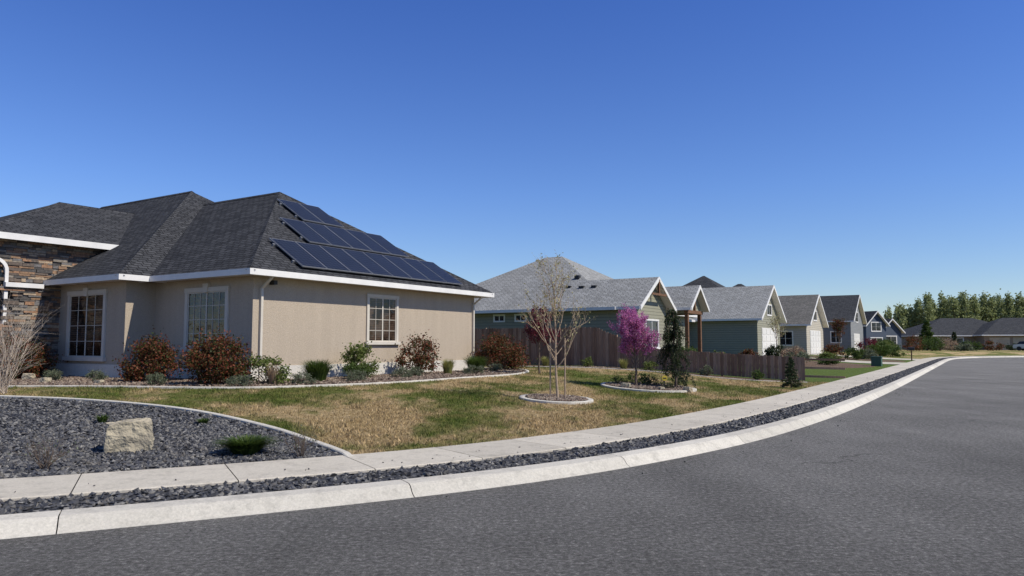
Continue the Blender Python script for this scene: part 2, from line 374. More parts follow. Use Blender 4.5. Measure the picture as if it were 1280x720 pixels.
def tang(P, closed=False):
    if closed: T = np.roll(P, -1, 0)-np.roll(P, 1, 0)
    else: T = np.gradient(P, axis=0)
    return T/np.linalg.norm(T, axis=1, keepdims=True)
TAN = tang(CUR); NOR = np.stack([-TAN[:, 1], TAN[:, 0]], 1)
def sdist(XY):
    XY = np.asarray(XY, float); out = np.empty(len(XY))
    for i in range(0, len(XY), 4000):
        q = XY[i:i+4000]; d2 = ((q[:, None]-CUR[None])**2).sum(2); k = d2.argmin(1)
        df = q-CUR[k]; al = (df*TAN[k]).sum(1); pr = (df*NOR[k]).sum(1)
        al = np.where(np.abs(al) < .5, 0, al); r = np.sqrt(pr**2+al**2); out[i:i+4000] = np.where(pr > 0, r, -r)
    return out
def hz(d):
    t = np.clip((d-2.35)/11, 0, 1); h = .125+.445*(t*t*(3-2*t))
    return np.where(d < 1.3, -.15, np.where(d < 2.25, -.15+(d-1.3)/.95*.275, h))
def terr(x, y): return float(hz(sdist([(x, y)]))[0])
def terrs(XY): return hz(sdist(XY))
def polysd(P, XY):
    P = np.asarray(P, float); x, y = XY[:, 0], XY[:, 1]; ins = np.zeros(len(XY), bool); dm = np.full(len(XY), 1e9)
    for i in range(len(P)):
        a, b2 = P[i], P[(i+1) % len(P)]
        e = b2-a; w = XY-a; t = np.clip((w@e)/(e@e+1e-9), 0, 1); dm = np.minimum(dm, np.linalg.norm(w-t[:, None]*e, axis=1))
        if a[1] != b2[1]:
            c = ((a[1] > y) != (b2[1] > y)) & (x < (b2[0]-a[0])*(y-a[1])/(b2[1]-a[1])+a[0]); ins ^= c
    return np.where(ins, dm, -dm)
E1 = cr([(-26, 15.6), (-14, 15.6), (-10.7, 15.3), (-8.3, 14.9), (-6.05, 14.0), (-4.05, 12.4), (-2.75, 10.8), (-2.05, 9.7)], .3)
GRAVEL = np.concatenate([E1, [(-1.2, 8.4), (-4, 6.9), (-8, 5.4), (-26, 4)]])
E2 = cr([(-26, 17.2), (-14, 17.6), (-10.4, 17.8), (-7.6, 17.7), (-5.9, 18.2), (-3.5, 20.4), (-1.6, 23.3), W(22.5, 13.9)[:2], W(25, 15.2)[:2], W(26, 18)[:2], W(26, 24)[:2]], .3)
MULCH1 = np.concatenate([E2, [W(26, 40)[:2], (-26, 40)]])
E3 = cr([W(30, 5.6)[:2], W(29.3, 8)[:2], W(29.8, 12)[:2], W(28.9, 16.5)[:2], W(29.7, 21)[:2], W(29.7, 27)[:2]], .3)
MULCH2 = np.concatenate([E3, [W(31.0, 27)[:2], W(31.0, 5.6)[:2]]])
MULCH3 = cr([W(49, 6.5)[:2], W(56, 6)[:2], W(58.5, 9)[:2], W(58, 13.5)[:2], W(48, 14)[:2], W(46.5, 10)[:2]], 1, True)
MULCH4 = cr([W(68, 6.0)[:2], W(74, 6.3)[:2], W(74, 13)[:2], W(68, 13)[:2]], 1, True)
MULCH5 = cr([W(35.5, 12.5)[:2], W(44, 11.5)[:2], W(46, 14)[:2], W(45, 17)[:2], W(35.5, 17)[:2]], 1, True)
xs = np.concatenate([np.arange(-60, -16, 2.), np.arange(-16, 14, .25), np.arange(14, 76, 1.), np.arange(76, 260, 5.)])
ys = np.concatenate([np.arange(-2, 4, 1.), np.arange(4, 36, .25), np.arange(36, 120, 1.), np.arange(120, 300, 5.)])
GX, GY = np.meshgrid(xs, ys, indexing='ij'); XY = np.stack([GX.ravel(), GY.ravel()], 1)
SD = sdist(XY); Z = hz(SD)
Z += np.where(SD > 3, (np.sin(XY[:, 0]*1.3+XY[:, 1]*.7)*np.sin(XY[:, 1]*1.1-XY[:, 0]*.4))*.012, 0)
nx, ny = len(xs), len(ys); ii, jj = np.meshgrid(np.arange(nx-1), np.arange(ny-1), indexing='ij'); k = (ii*ny+jj).ravel()
F = np.stack([k, k+ny, k+ny+1, k+1], 1)
keep = (SD[F] > -3).any(1); F = F[keep]
ss = XY@np.array([S_, C_]); nn = XY@np.array([-C_, S_])
mulch = np.max([polysd(p, XY) for p in (MULCH1, MULCH2, MULCH3, MULCH4, MULCH5)], 0)
build('lawn', [(np.c_[XY, Z], F, 0)], ['terrain'], smooth=True, attrs={'gravel': polysd(GRAVEL, XY), 'mulch': mulch, 'green': np.minimum(ss-31.0, 84-ss)})
g = MB(ident); g.add([(-2500, -2500, -.25), (2500, -2500, -.25), (2500, 2500, -.25), (-2500, 2500, -.25)], [(0, 1, 2, 3)])
part('ground', g, ['farground'])
g = MB(ident); g.add([(-60, -60, 0), (200, -60, 0), (200, 160, 0), (-60, 160, 0)], [(0, 1, 2, 3)]); part('road', g, ['asphalt'])

def ribbon(name, prof, seg, gap, i0, i1, mat, side=1):
    Vs, Fs, off = [], [], 0; per = max(1, int(round(seg/.4)))
    i = i0
    while i < i1-1:
        j = min(i+per, i1-1); idx = np.arange(i, j+1)
        P, NN = CUR[idx].copy(), NOR[idx]; T = TAN[idx]
        P[0] = P[0]+T[0]*gap/2; P[-1] = P[-1]-T[-1]*gap/2
        V = np.concatenate([np.c_[P+NN*o, np.full(len(P), z)] for o, z in prof])
        m_, n_ = len(prof), len(idx)
        for a in range(m_-1):
            for c in range(n_-1): Fs.append((off+a*n_+c, off+a*n_+c+1, off+(a+1)*n_+c+1, off+(a+1)*n_+c))
        Vs.append(V); off += len(V)
        i = j
    return build(name, [(np.concatenate(Vs), Fs, 0)], [mat])
NC = len(CUR)
ribbon('kerb', [(-.02, -.1), (0, .004), (.05, .03), (.11, .10), (.15, .122), (.36, .13), (.372, .12), (.372, -.1)], 3.0, .010, 0, NC, 'curb')
ribbon('sidewalk', [(1.15, -.1), (1.15, .122), (1.165, .133), (2.335, .14), (2.35, .129), (2.35, -.1)], 1.6, .011, 0, NC, 'conc')
ribbon('gravel_strip', [(.36, .05), (.37, .095), (.76, .108), (1.15, .10), (1.16, .03)], 400, 0, 0, NC, 'chipbase')
k8 = int(np.argmin(((CUR-np.array(W(8, 4)[:2]))**2).sum(1)))
ribbon('kerb', [(-10.7, -.1), (-10.7, .004), (-10.8, .11), (-11.05, .13), (-11.07, -.1)], 3.0, .02, k8, NC-90, 'curb')
ribbon('verge', [(-11.06, -.1), (-11.06, .12), (-13, .14), (-60, .5)], 400, 0, k8, NC-90, 'farground')
def drive(s0, s1, n1, n0=4.9):
    mb = MB(); ns = np.linspace(n0, n1, 12)
    z = [terr(*W(60, a)[:2]) + .02 for a in ns]
    z[0] = .137
    for sa, sb in ((s0, (s0+s1)/2-.02), ((s0+s1)/2+.02, s1)):
        for a in range(11):
            g2 = .015
            mb.hexa([(sa, ns[a]+g2, z[a]-.2), (sb, ns[a]+g2, z[a]-.2), (sb, ns[a+1], z[a+1]-.2), (sa, ns[a+1], z[a+1]-.2), (sa, ns[a]+g2, z[a]), (sb, ns[a]+g2, z[a]), (sb, ns[a+1], z[a+1]), (sa, ns[a+1], z[a+1])])
    part('driveway', mb, ['conc'])
drive(60.4, 66, 14.6); drive(77, 83, 13.9); drive(107, 113, 13.9)
def edging(name, P, closed=False, w=.11, h=.045):
    P = np.array(P); T = tang(P, closed); Nn = np.stack([-T[:, 1], T[:, 0]], 1)
    V = []; z = terrs(P)
    for o, dz in ((-w/2, -.08), (-w/2, h-.012), (-w/2+.015, h), (w/2-.015, h), (w/2, h-.012), (w/2, -.08)):
        V.append(np.c_[P+Nn*o, z+dz])
    V = np.concatenate(V); n = len(P); FF = []
    for a in range(5):
        for c in range(n if closed else n-1): FF.append((a*n+c, a*n+(c+1) % n, (a+1)*n+(c+1) % n, (a+1)*n+c))
    build(name, [(V, FF, 0)], ['curb'])
edging('garden_edging', E1); edging('garden_edging', E2); edging('garden_edging', E3, w=.09, h=.03)
def circ(cx, cy, rx, ry, n=40): return np.array([(cx+rx*math.cos(t), cy+ry*math.sin(t)) for t in np.linspace(0, 2*math.pi, n, endpoint=False)])
R1 = (1.08, 18.2, .84); R2 = (4.2, 23.0, 1.4)
for (cx, cy, r) in (R1, R2):
    P = circ(cx, cy, r, r); edging('tree_ring_edging', P, True, .13, .06)
    z0 = terr(cx, cy); V = [(cx, cy, z0+.07)]; FF = []
    for q in (.35, .7, 1.0):
        for p in circ(cx, cy, r*q, r*q): V.append((*p, z0+.07-.04*q+random.uniform(-.01, .01)+ (terr(*p)-z0)))
    for i in range(40):
        FF.append((0, 1+i, 1+(i+1) % 40))
    F4 = [(1+a*40+i, 1+(a+1)*40+i, 1+(a+1)*40+(i+1) % 40, 1+a*40+(i+1) % 40) for a in range(2) for i in range(40)]
    V = np.array(V); build('mulch_bed', [(V, FF, 0), (V, F4, 0)], ['mulchm'])

def chips(name, P, z, mats, s0=.018, s1=.042):
    n = len(P); base = np.array([(1, 0, 0), (0, 1, 0), (-1, 0, 0), (0, -1, 0), (0, 0, .6), (0, 0, -.6)], float)
    Ff = np.array([(0, 1, 4), (1, 2, 4), (2, 3, 4), (3, 0, 4), (1, 0, 5), (2, 1, 5), (3, 2, 5), (0, 3, 5)])
    V = base[None]+rng.uniform(-.35, .35, (n, 6, 3)); V *= (rng.uniform(s0, s1, (n, 1, 1))*rng.uniform(.7, 1.3, (n, 1, 3)))
    a = rng.uniform(0, 6.28, n); tx = rng.normal(0, .35, n)
    ca, sa = np.cos(a)[:, None], np.sin(a)[:, None]; ct, st = np.cos(tx)[:, None], np.sin(tx)[:, None]
    y = V[..., 1]*ct-V[..., 2]*st; zz = V[..., 1]*st+V[..., 2]*ct; x = V[..., 0]
    V = np.stack([x*ca-y*sa, x*sa+y*ca, zz], 2)+np.c_[P, z][:, None]
    build(name, [(V.reshape(-1, 3), (Ff[None]+np.arange(n)[:, None, None]*6).reshape(-1, 3), 0)], mats)
Q = rng.uniform((-14, 6), (-1.8, 15.5), (75000, 2)); dd = sdist(Q); pr = np.clip(12/np.hypot(Q[:, 0], Q[:, 1]), 0, 1)**2
k = (polysd(GRAVEL, Q) > .06) & (dd > 2.37) & (rng.random(len(Q)) < pr); Q = Q[k]
chips('slate_gravel', Q, terrs(Q)+.012, ['chips'])
t = rng.uniform(0, 120, 26000); pr = rng.random(26000) < np.clip(1.15-t/110, .15, 1); t = t[pr]
idx = (t/.4).astype(int)+int(np.argmin(np.abs(CUR[:, 0]+7.5)+(CUR[:, 1] > 12)*99)); idx = np.clip(idx, 0, NC-1)
o = rng.uniform(.40, 1.12, len(idx)); P = CUR[idx]+NOR[idx]*o[:, None]+TAN[idx]*rng.uniform(0, .4, (len(idx), 1))
chips('slate_gravel', P, np.full(len(P), .112), ['chips'])
idx = rng.integers(60, 190, 260); o = np.where(rng.random(260) < .5, rng.uniform(1.2, 1.7, 260), rng.uniform(-.5, -.02, 260)); zz_ = np.where(o > 0, .142, .008)
P = CUR[idx]+NOR[idx]*o[:, None]+TAN[idx]*rng.uniform(0, .4, (260, 1)); chips('slate_gravel', P, zz_, ['chips'], .006, .016)
Q = rng.uniform((-14, 15), (6, 34), (60000, 2)); sQ = Q@np.array([S_, C_]); nQ = Q@np.array([-C_, S_])
k = ((polysd(MULCH1, Q) > .07) & ((nQ < 16.9) | (sQ < 13.4)) & (nQ < 25)) | (polysd(MULCH2, Q) > .06)
for (cx, cy, rr) in (R1, R2): k &= ~(np.hypot(Q[:, 0]-cx, Q[:, 1]-cy) < rr+.1)
Q = Q[k]; M['barkchips'] = chipmat('bark_chips', [(.07, .05, .04), (.16, .11, .08), (.30, .24, .18), (.11, .07, .05), (.22, .17, .13)])
chips('bark_chips', Q, terrs(Q)+.01, ['barkchips'], .02, .05)
Q = np.concatenate([np.array([(cx, cy)])+(lambda a, r: np.c_[np.cos(a)*r, np.sin(a)*r])(rng.uniform(0, 6.28, nn_), (rr-.1)*rng.random(nn_)**.5) for (cx, cy, rr), nn_ in ((R1, 1300), (R2, 2600))])
chips('bark_chips', Q, terrs(Q)+.065, ['barkchips'], .02, .045)

# grass blades
Q = rng.uniform((-16, 8), (14, 33), (560000, 2)); sQ = Q@np.array([S_, C_])
k = sQ < 30.5; Q = Q[k]; r = np.hypot(Q[:, 0], Q[:, 1]); k = rng.random(len(Q)) < np.clip(14/r, 0, 1)**1.5; Q = Q[k]
dd = sdist(Q); k = (dd > 2.33); Q = Q[k]
k = (polysd(GRAVEL, Q) < -.05) & (polysd(MULCH1, Q) < -.05) & (polysd(MULCH2, Q) < -.05)
for (cx, cy, rr) in (R1, R2): k &= np.hypot(Q[:, 0]-cx, Q[:, 1]-cy) > rr+.06
Q = Q[k]; z = terrs(Q); n = len(Q); a = rng.uniform(0, 6.28, n); w = rng.uniform(.006, .014, n); h = rng.uniform(.015, .06, n)
cl_ = np.sin(Q[:, 0]*5.1+np.sin(Q[:, 1]*3.3)*2)*np.sin(Q[:, 1]*4.7+np.sin(Q[:, 0]*2.9)*2); h *= 1+.45*cl_
dx, dy = np.cos(a)*w, np.sin(a)*w; V = np.empty((n, 3, 3)); V[:, 0] = np.c_[Q[:, 0]-dx, Q[:, 1]-dy, z-.005]; V[:, 1] = np.c_[Q[:, 0]+dx, Q[:, 1]+dy, z-.005]
V[:, 2] = np.c_[Q+rng.normal(0, .028, (n, 2)), z+h]
build('grass', [(V.reshape(-1, 3), np.arange(3*n).reshape(-1, 3), 0)], ['blades'])

# ------------------------------------------------------------------ plants
def tube(P, R, k=6):
    P = np.asarray(P, float); T = np.gradient(P, axis=0); T /= np.linalg.norm(T, axis=1, keepdims=True)+1e-9
    ref = np.array((.3, .9, .1)); U = np.cross(T, ref); U /= np.linalg.norm(U, axis=1, keepdims=True)+1e-9; Vv = np.cross(T, U)
    a = np.linspace(0, 2*math.pi, k, endpoint=False)
    V = P[:, None]+np.asarray(R)[:, None, None]*(np.cos(a)[None, :, None]*U[:, None]+np.sin(a)[None, :, None]*Vv[:, None])
    F = [(i*k+j, i*k+(j+1) % k, (i+1)*k+(j+1) % k, (i+1)*k+j) for i in range(len(P)-1) for j in range(k)]
    return V.reshape(-1, 3), np.array(F)
def leaves(C, size, mi=1, aspect=.55, up=0.0, droop=0):
    C = np.asarray(C, float); n = len(C); u = rng.normal(size=(n, 3)); u[:, 2] += up-droop; u /= np.linalg.norm(u, axis=1, keepdims=True)
    v = np.cross(u, rng.normal(size=(n, 3))); v /= np.linalg.norm(v, axis=1, keepdims=True)+1e-9
    s = (size*rng.uniform(.6, 1.35, n))[:, None]; V = np.stack([C-u*s*.5, C+v*s*aspect*.5, C+u*s*.5, C-v*s*aspect*.5], 1)
    return V.reshape(-1, 3), np.arange(4*n).reshape(-1, 4), mi
def grow(G, p, d, Ln, r, lvl, maxl, tips, spread=.6, upt=.1, kids=3, wob=.12, gn=5, kmin=.35):
    p = np.array(p, float); d = np.array(d, float); d /= np.linalg.norm(d); pts = [p.copy()]
    for i in range(gn):
        d = d+rng.normal(0, wob, 3)+np.array((0, 0, upt)); d /= np.linalg.norm(d); p = p+d*Ln/gn; pts.append(p.copy())
    pts = np.array(pts); R = np.linspace(r, r*.45, len(pts)); V, F = tube(pts, R, 6 if lvl < 2 else 4); G.append((V, F, 0))
    if lvl >= maxl-1:
        for q in pts[1:]: tips.append(q)
    if lvl < maxl:
        for c in range(kids+(1 if rng.random() < .4 else 0)):
            t = rng.uniform(kmin, 1.0); fi = t*gn; i0 = min(int(fi), gn-1); q = pts[i0]+(pts[i0+1]-pts[i0])*(fi-i0)
            nd = d*(1-spread*.4)+rng.normal(0, spread, 3); nd[2] = nd[2]*.6+upt
            grow(G, q, nd, Ln*rng.uniform(.5, .75), r*.5*(1.1-t*.35), lvl+1, maxl, tips, spread, upt, kids, wob, gn, .25)
def shrub(name, x, y, rx, h, lm, n=1600, size=.055, z=None, nst=14, ncl=26, stem='bark', base=.12, asp=.6, sig=.16, ry=None):
    z = terr(x, y) if z is None else z; G = []; ry = ry or rx
    cl = []
    for i in range(ncl):
        a = rng.uniform(0, 6.28); q = rng.random()**.5; t = rng.random()
        rr = q*rx*(.55+.45*math.sin(math.pi*min(1, t*.8+.15)))
        cl.append((x+rr*math.cos(a), y+rr*math.sin(a)*ry/rx, z+h*(base+(1-base-.08)*t*(1-.25*q*q))))
    cl = np.array(cl)
    for i in range(min(nst, ncl)):
        b0 = np.array((x+rng.normal(0, rx*.1), y+rng.normal(0, rx*.1), z-.02)); e = cl[i]; mid = (b0+e)/2+rng.normal(0, rx*.1, 3)
        V, F = tube([b0, mid, e, e+(e-mid)*.3], [.014, .010, .006, .003], 4); G.append((V, F, 0))
    c = cl[rng.integers(0, ncl, n)]+rng.normal(0, 1, (n, 3))*np.array((rx, ry, h*.6))*sig*rng.uniform(.4, 1.3, (n, 1))
    c = c[c[:, 2] > z+.01]; G.append(leaves(c, size, 1, asp)); return build(name, G, [stem, lm], (x, y, z))
def tuft(name, x, y, r, h, lm, n=260, w=.012, z=None, lean=.6):
    z = terr(x, y) if z is None else z; V = []; 
    for i in range(n):
        a = rng.uniform(0, 6.28); q = r*.35*rng.random()**.5; b0 = np.array((x+q*math.cos(a), y+q*math.sin(a), z-.01))
        l = rng.uniform(.2, 1)*lean; hh = h*rng.uniform(.6, 1.1)
        o = np.array((math.cos(a), math.sin(a), 0)); sd = np.array((-math.sin(a), math.cos(a), 0))*w*.5
        m_ = b0+o*r*l*.45+np.array((0, 0, hh*.65)); t_ = b0+o*r*l*1.2+np.array((0, 0, hh*(1-.25*l)))
        V += [b0-sd, b0+sd, m_+sd, m_-sd, m_-sd, m_+sd, t_+sd*.15, t_-sd*.15]
    V = np.array(V); return build(name, [(V, np.arange(len(V)).reshape(-1, 4), 0)], [lm], (0, 0, 0))
def snp(s, n): return W(s, n)[:2]
x, y = snp(12.0, 19.3); shrub('photinia_bush', x, y, .66, 1.25, 'lf_redgreen', 7500, .07, ncl=42, sig=.19)
x, y = snp(12.1, 16.6); shrub('photinia_bush', x, y, .76, 1.28, 'lf_redgreen', 9500, .07, ncl=48, sig=.19)
x, y = snp(11.2, 25.0); shrub('photinia_bush', x, y, .95, 1.25, 'lf_redgreen', 8000, .07, ncl=44, sig=.18)
x, y = snp(12.9, 15.7); shrub('rose_bush', x, y, .58, .85, 'lf_light', 1500, .07, ncl=22)
x, y = snp(13.0, 15.5); tuft('dry_grass', x, y, .3, .6, 'lf_dry', 140)
x, y = snp(14.7, 15.7); tuft('ornamental_grass', x, y, .62, .62, 'lf_green', 1100, .015)
x, y = snp(16.0, 15.5); shrub('boxwood_bush', x, y, .5, .52, 'lf_green', 3500, .045)
x, y = snp(16.9, 16.1); shrub('spirea_bush', x, y, .58, 1.1, 'lf_light', 2600, .07, ncl=26)
x, y = snp(19.5, 16.0); shrub('rose_bush', x, y, .7, 1.3, 'lf_redgreen', 3600, .075, ncl=34, sig=.17)
x, y = snp(20.6, 15.6); tuft('ornamental_grass', x, y, .36, .55, 'lf_yellow', 500)
x, y = snp(22.3, 15.6); tuft('ornamental_grass', x, y, .65, .62, 'lf_green', 1000, .015)
x, y = snp(24.7, 16.0); shrub('photinia_bush', x, y, 1.0, 1.4, 'lf_redgreen', 9500, .075, ncl=50, sig=.18)
for s, n, r in ((11.9, 15.4, .30), (13.6, 15.1, .36), (15.4, 14.9, .35), (17.8, 15.2, .38), (21.2, 14.9, .38), (10.9, 17.3, .27), (18.6, 15.4, .28), (23.3, 15.4, .32), (11.2, 20.5, .25), (10.8, 22.0, .28)):
    x, y = snp(s, n); shrub('lavender_mound', x, y, r, .33, 'lf_grey', 1500, .05, asp=.3)
def twig(name, x, y, r, h, n, rad=.006, mat='lf_dry', lm=None, z=None, kids=2, ml=3):
    z = terr(x, y) if z is None else z; G = []; T = []
    for i in range(n):
        a = rng.uniform(0, 6.28); sp = rng.uniform(.1, 1)
        grow(G, (x+rng.normal(0, r*.06), y+rng.normal(0, r*.06), z-.02), (math.cos(a)*sp*r/h*1.2, math.sin(a)*sp*r/h*1.2, 1), h*rng.uniform(.6, 1), rad, 1, ml, T, .45, .08, kids, .1, 4)
    if lm: G.append(leaves(np.array(T)[rng.integers(0, len(T), 60)], .03, 1))
    return build(name, G, [mat]+([lm] if lm else []), (x, y, z))
twig('bare_shrub', -10.9, 15.9, .95, 1.35, 34, .010, 'twigs', kids=3)
twig('dry_shrub', -5.45, 8.75, .3, .36, 22, .005, 'bark', 'lf_grey')
twig('dry_shrub', -2.75, 9.8, .24, .34, 18, .005, 'bark', 'lf_grey')
tuft('green_clump', -3.55, 10.0, .36, .26, 'lf_green', 1300, .016, lean=.9)
tuft('weed', -6.85, 12.5, .16, .15, 'lf_green', 120, .02); tuft('weed', -5.2, 12.6, .16, .12, 'lf_green', 120, .02)
tuft('weed', -8.5, 11.4, .1, .08, 'lf_green', 50, .02)
def boulder(name, x, y, sx, sy, h, rot, z=None, mat='boulder', blk=.55, amp=1.0):
    import bmesh
    z = terr(x, y) if z is None else z; bm = bmesh.new(); bmesh.ops.create_cube(bm, size=1)
    bmesh.ops.subdivide_edges(bm, edges=bm.edges[:], cuts=9, use_grid_fill=True)
    ca, sa = math.cos(rot), math.sin(rot)
    from mathutils import noise as mn, Vector
    sd = Vector((x*3, y*2, 1))
    for v in bm.verts:
        c = v.co; sph = c.normalized()*.62
        c = c*(blk+.35)*1.0+(sph-c)*(1-blk)*.5
        c = c+mn.noise_vector(c*2.2+sd)*.09*amp+mn.noise_vector(c*6+sd)*.035*amp+mn.noise_vector(c*15+sd)*.012
        X, Y = c.x*sx, c.y*sy; v.co = (X*ca-Y*sa, X*sa+Y*ca, (c.z+.42)*h)
    me = bpy.data.meshes.new(name); bm.to_mesh(me); bm.free(); me.materials.append(M[mat])
    ob = bpy.data.objects.new(name, me); scene.collection.objects.link(ob); ob.location = (x, y, z); return ob
boulder('boulder', -5.2, 10.2, .50, .40, .40, .45, blk=.72, amp=1.5)
for x, y, a in ((3.4, 22.2, .3), (5.2, 22.0, .25), (4.4, 21.9, .2), (0.7, 17.9, .12)): boulder('garden_rock', x, y, a, a*.8, a*.6, a*9, z=terr(x, y)+.03)
for s, n, a in ((10.6, 19.3, .2), (10.2, 21.2, .26), (10.9, 23.6, .32), (9.8, 23.0, .22)):
    x, y = snp(s, n); boulder('garden_rock', x, y, a, a*.8, a*.6, a*30)

def lvtree(name, x, y, h, nb, bl, lm, nl, ls, bark='bark', r=.03, spread=.45, upt=.12, maxl=2, jit=.04, kids=3, z=None, droop=0, starts=.45, rise=.7):
    z = terr(x, y)+.05 if z is None else z; G = []; T = []
    zs = np.linspace(0, h*.86, 8); px = np.cumsum(rng.normal(0, .018*h/3, 8)); py = np.cumsum(rng.normal(0, .018*h/3, 8)); px[0] = py[0] = 0
    P = np.c_[x+px, y+py, z-.05+zs]; V, F = tube(P, np.linspace(r, r*.28, 8), 8); G.append((V, F, 0))
    for i in range(nb):
        t = starts+(1-starts)*(i+rng.random())/nb; fi = min(t*7, 6.99); i0 = int(fi); q = P[i0]+(P[i0+1]-P[i0])*(fi-i0)
        a = i*2.4+rng.normal(0, .4); Ln = bl*(1.15-.6*t)*rng.uniform(.75, 1.15)
        grow(G, q, (math.cos(a), math.sin(a), rise+t*.8), Ln, r*.42*(1.25-t*.7), 1, 1+maxl, T, spread, upt, kids, .1, 5)
    T = np.array(T)
    if nl: G.append(leaves(T[rng.integers(0, len(T), nl)]+rng.normal(0, jit, (nl, 3)), ls, 1, droop=droop))
    return build(name, G, [bark, lm], (x, y, z))
lvtree('bare_tree', 1.12, 18.2, 3.3, 22, 1.05, 'lf_bud', 1100, .05, 'palebark', .034, .35, .10, 2, .02, 3, starts=.26, rise=.9)
mb = MB(ident)
for dx in (-.16, .2):
    mb.solid([(1.1+dx+.02*math.cos(a), 18.25+.02*math.sin(a)) for a in np.linspace(0, 6.28, 7)[:-1]], .25, 1.75)
part('tree_stake', mb, ['palebark'])
lvtree('purple_plum_tree', 1.0, 27.0, 2.3, 14, .74, 'lf_red', 4200, .07, 'bark', .04, .45, .12, 2, .06, 3, starts=.36)
lvtree('redbud_tree', 3.85, 23.1, 2.1, 20, .80, 'lf_pink', 14000, .048, 'bark', .04, .5, .10, 2, .045, 3, starts=.3)
def weeping(name, x, y, h):
    z = terr(x, y)+.05; G = []; P = [np.array((x, y, z-.05))]
    for i in range(9): P.append(P[-1]+np.array((rng.normal(0, .05), rng.normal(0, .04), h/9)))
    P = np.array(P); V, F = tube(P, np.linspace(.05, .015, 10), 7); G.append((V, F, 0)); C = []
    for i in range(60):
        t = rng.uniform(.12, 1); fi = min(t*9, 8.99); i0 = int(fi); q = P[i0]+(P[i0+1]-P[i0])*(fi-i0); a = rng.uniform(0, 6.28)
        o = np.array((math.cos(a), math.sin(a), 0)); l = rng.uniform(.18, .5)*(1.2-.6*t); dr = rng.uniform(.2, .75)*min(1, (q[2]-z)/.8)
        pts = [q, q+o*l*.6+np.array((0, 0, .06)), q+o*l-np.array((0, 0, dr*.3)), q+o*l*1.1-np.array((0, 0, dr))]
        V, F = tube(pts, [.012, .009, .006, .003], 4); G.append((V, F, 0)); pts = np.array(pts)
        for tt in np.linspace(.1, 1, 12):
            f = tt*3; j = min(int(f), 2); c = pts[j]+(pts[j+1]-pts[j])*(f-j); C += [c+rng.normal(0, .033, 3) for _ in range(14)]
    G.append(leaves(np.array(C), .07, 1, .3, droop=1.0)); return build(name, G, ['bark', 'lf_dark'], (x, y, z))
weeping('weeping_cedar_tree', 5.05, 23.0, 2.4)
shrub('juniper_bush', 4.35, 23.5, .35, .4, 'lf_dark', 900, .04); shrub('boxwood_bush', 3.3, 23.4, .25, .3, 'lf_green', 600, .035)
shrub('juniper_bush', 4.7, 22.4, .22, .25, 'lf_dark', 500, .035); shrub('boxwood_bush', 4.0, 23.9, .4, .45, 'lf_green', 1200, .045)
mb = MB(ident); sx, sy = 4.55, 22.2; sz = terr(sx, sy)
mb.box(sx-.01, sx+.01, sy-.01, sy+.01, sz, sz+.36, 1)
oc = [(sx+.085*math.cos(a), sz+.38+.085*math.sin(a)) for a in np.linspace(math.pi/8, 2*math.pi+math.pi/8, 9)[:-1]]
V = [(p[0], sy-.02, p[1]) for p in oc]+[(p[0], sy-.012, p[1]) for p in oc]
mb.add(V, [tuple(range(8)), tuple(range(15, 7, -1))]+[(i, (i+1) % 8, 8+(i+1) % 8, 8+i) for i in range(8)])
mb.box(sx-.05, sx+.05, sy-.024, sy-.0205, sz+.365, sz+.395, 1)
M['yellow'] = simple('sign_yellow', (.62, .46, .06), None, 5, .5); part('yard_sign', mb, ['yellow', 'blackmetal'])
def conifer(name, x, y, h, r, lm='lf_dark', n=2500, ls=.06, z=None):
    z = terr(x, y) if z is None else z; G = []; V, F = tube([(x, y, z-.05), (x, y, z+h*.5), (x, y, z+h)], [h*.03, h*.018, h*.005], 6); G.append((V, F, 0)); C = []
    nb = 46
    for i in range(nb):
        t = .06+.92*(i/nb); a = i*2.4+rng.normal(0, .3); l = r*(1-t)**.75*rng.uniform(.65, 1.15)+.03*h*(1-t)
        m_ = max(6, int(n/nb*(1.5-t)));  q = rng.random(m_)**.6
        c = np.stack([x+np.cos(a)*l*q, y+np.sin(a)*l*q, z+h*t-q*l*.12+0*q], 1)+rng.normal(0, .045*h*.5, (m_, 3))*np.array((1, 1, .7)); C.append(c)
    G.append(leaves(np.concatenate(C), ls, 1, .45)); return build(name, G, ['bark', lm], (x, y, z))
conifer('juniper_shrub', 9.45, 25.2, 1.05, .34, 'lf_dark', 3600, .055)
shrub('small_shrub', 9.9, 26.0, .3, .5, 'lf_dry', 500, .04)
for s, n in ((30.2, 7.5), (30.3, 9.6), (30.2, 12), (30.2, 15), (30.1, 18.6), (30.2, 21)):
    x, y = snp(s, n); shrub('fence_shrub', x, y, random.uniform(.25, .4), random.uniform(.3, .5), random.choice(['lf_green', 'lf_grey', 'lf_light']), 900, .055)
for s, n in ((29.9, 17), (30.1, 13.2)): tuft('ornamental_grass', *snp(s, n), .35, .5, 'lf_yellow', 260)

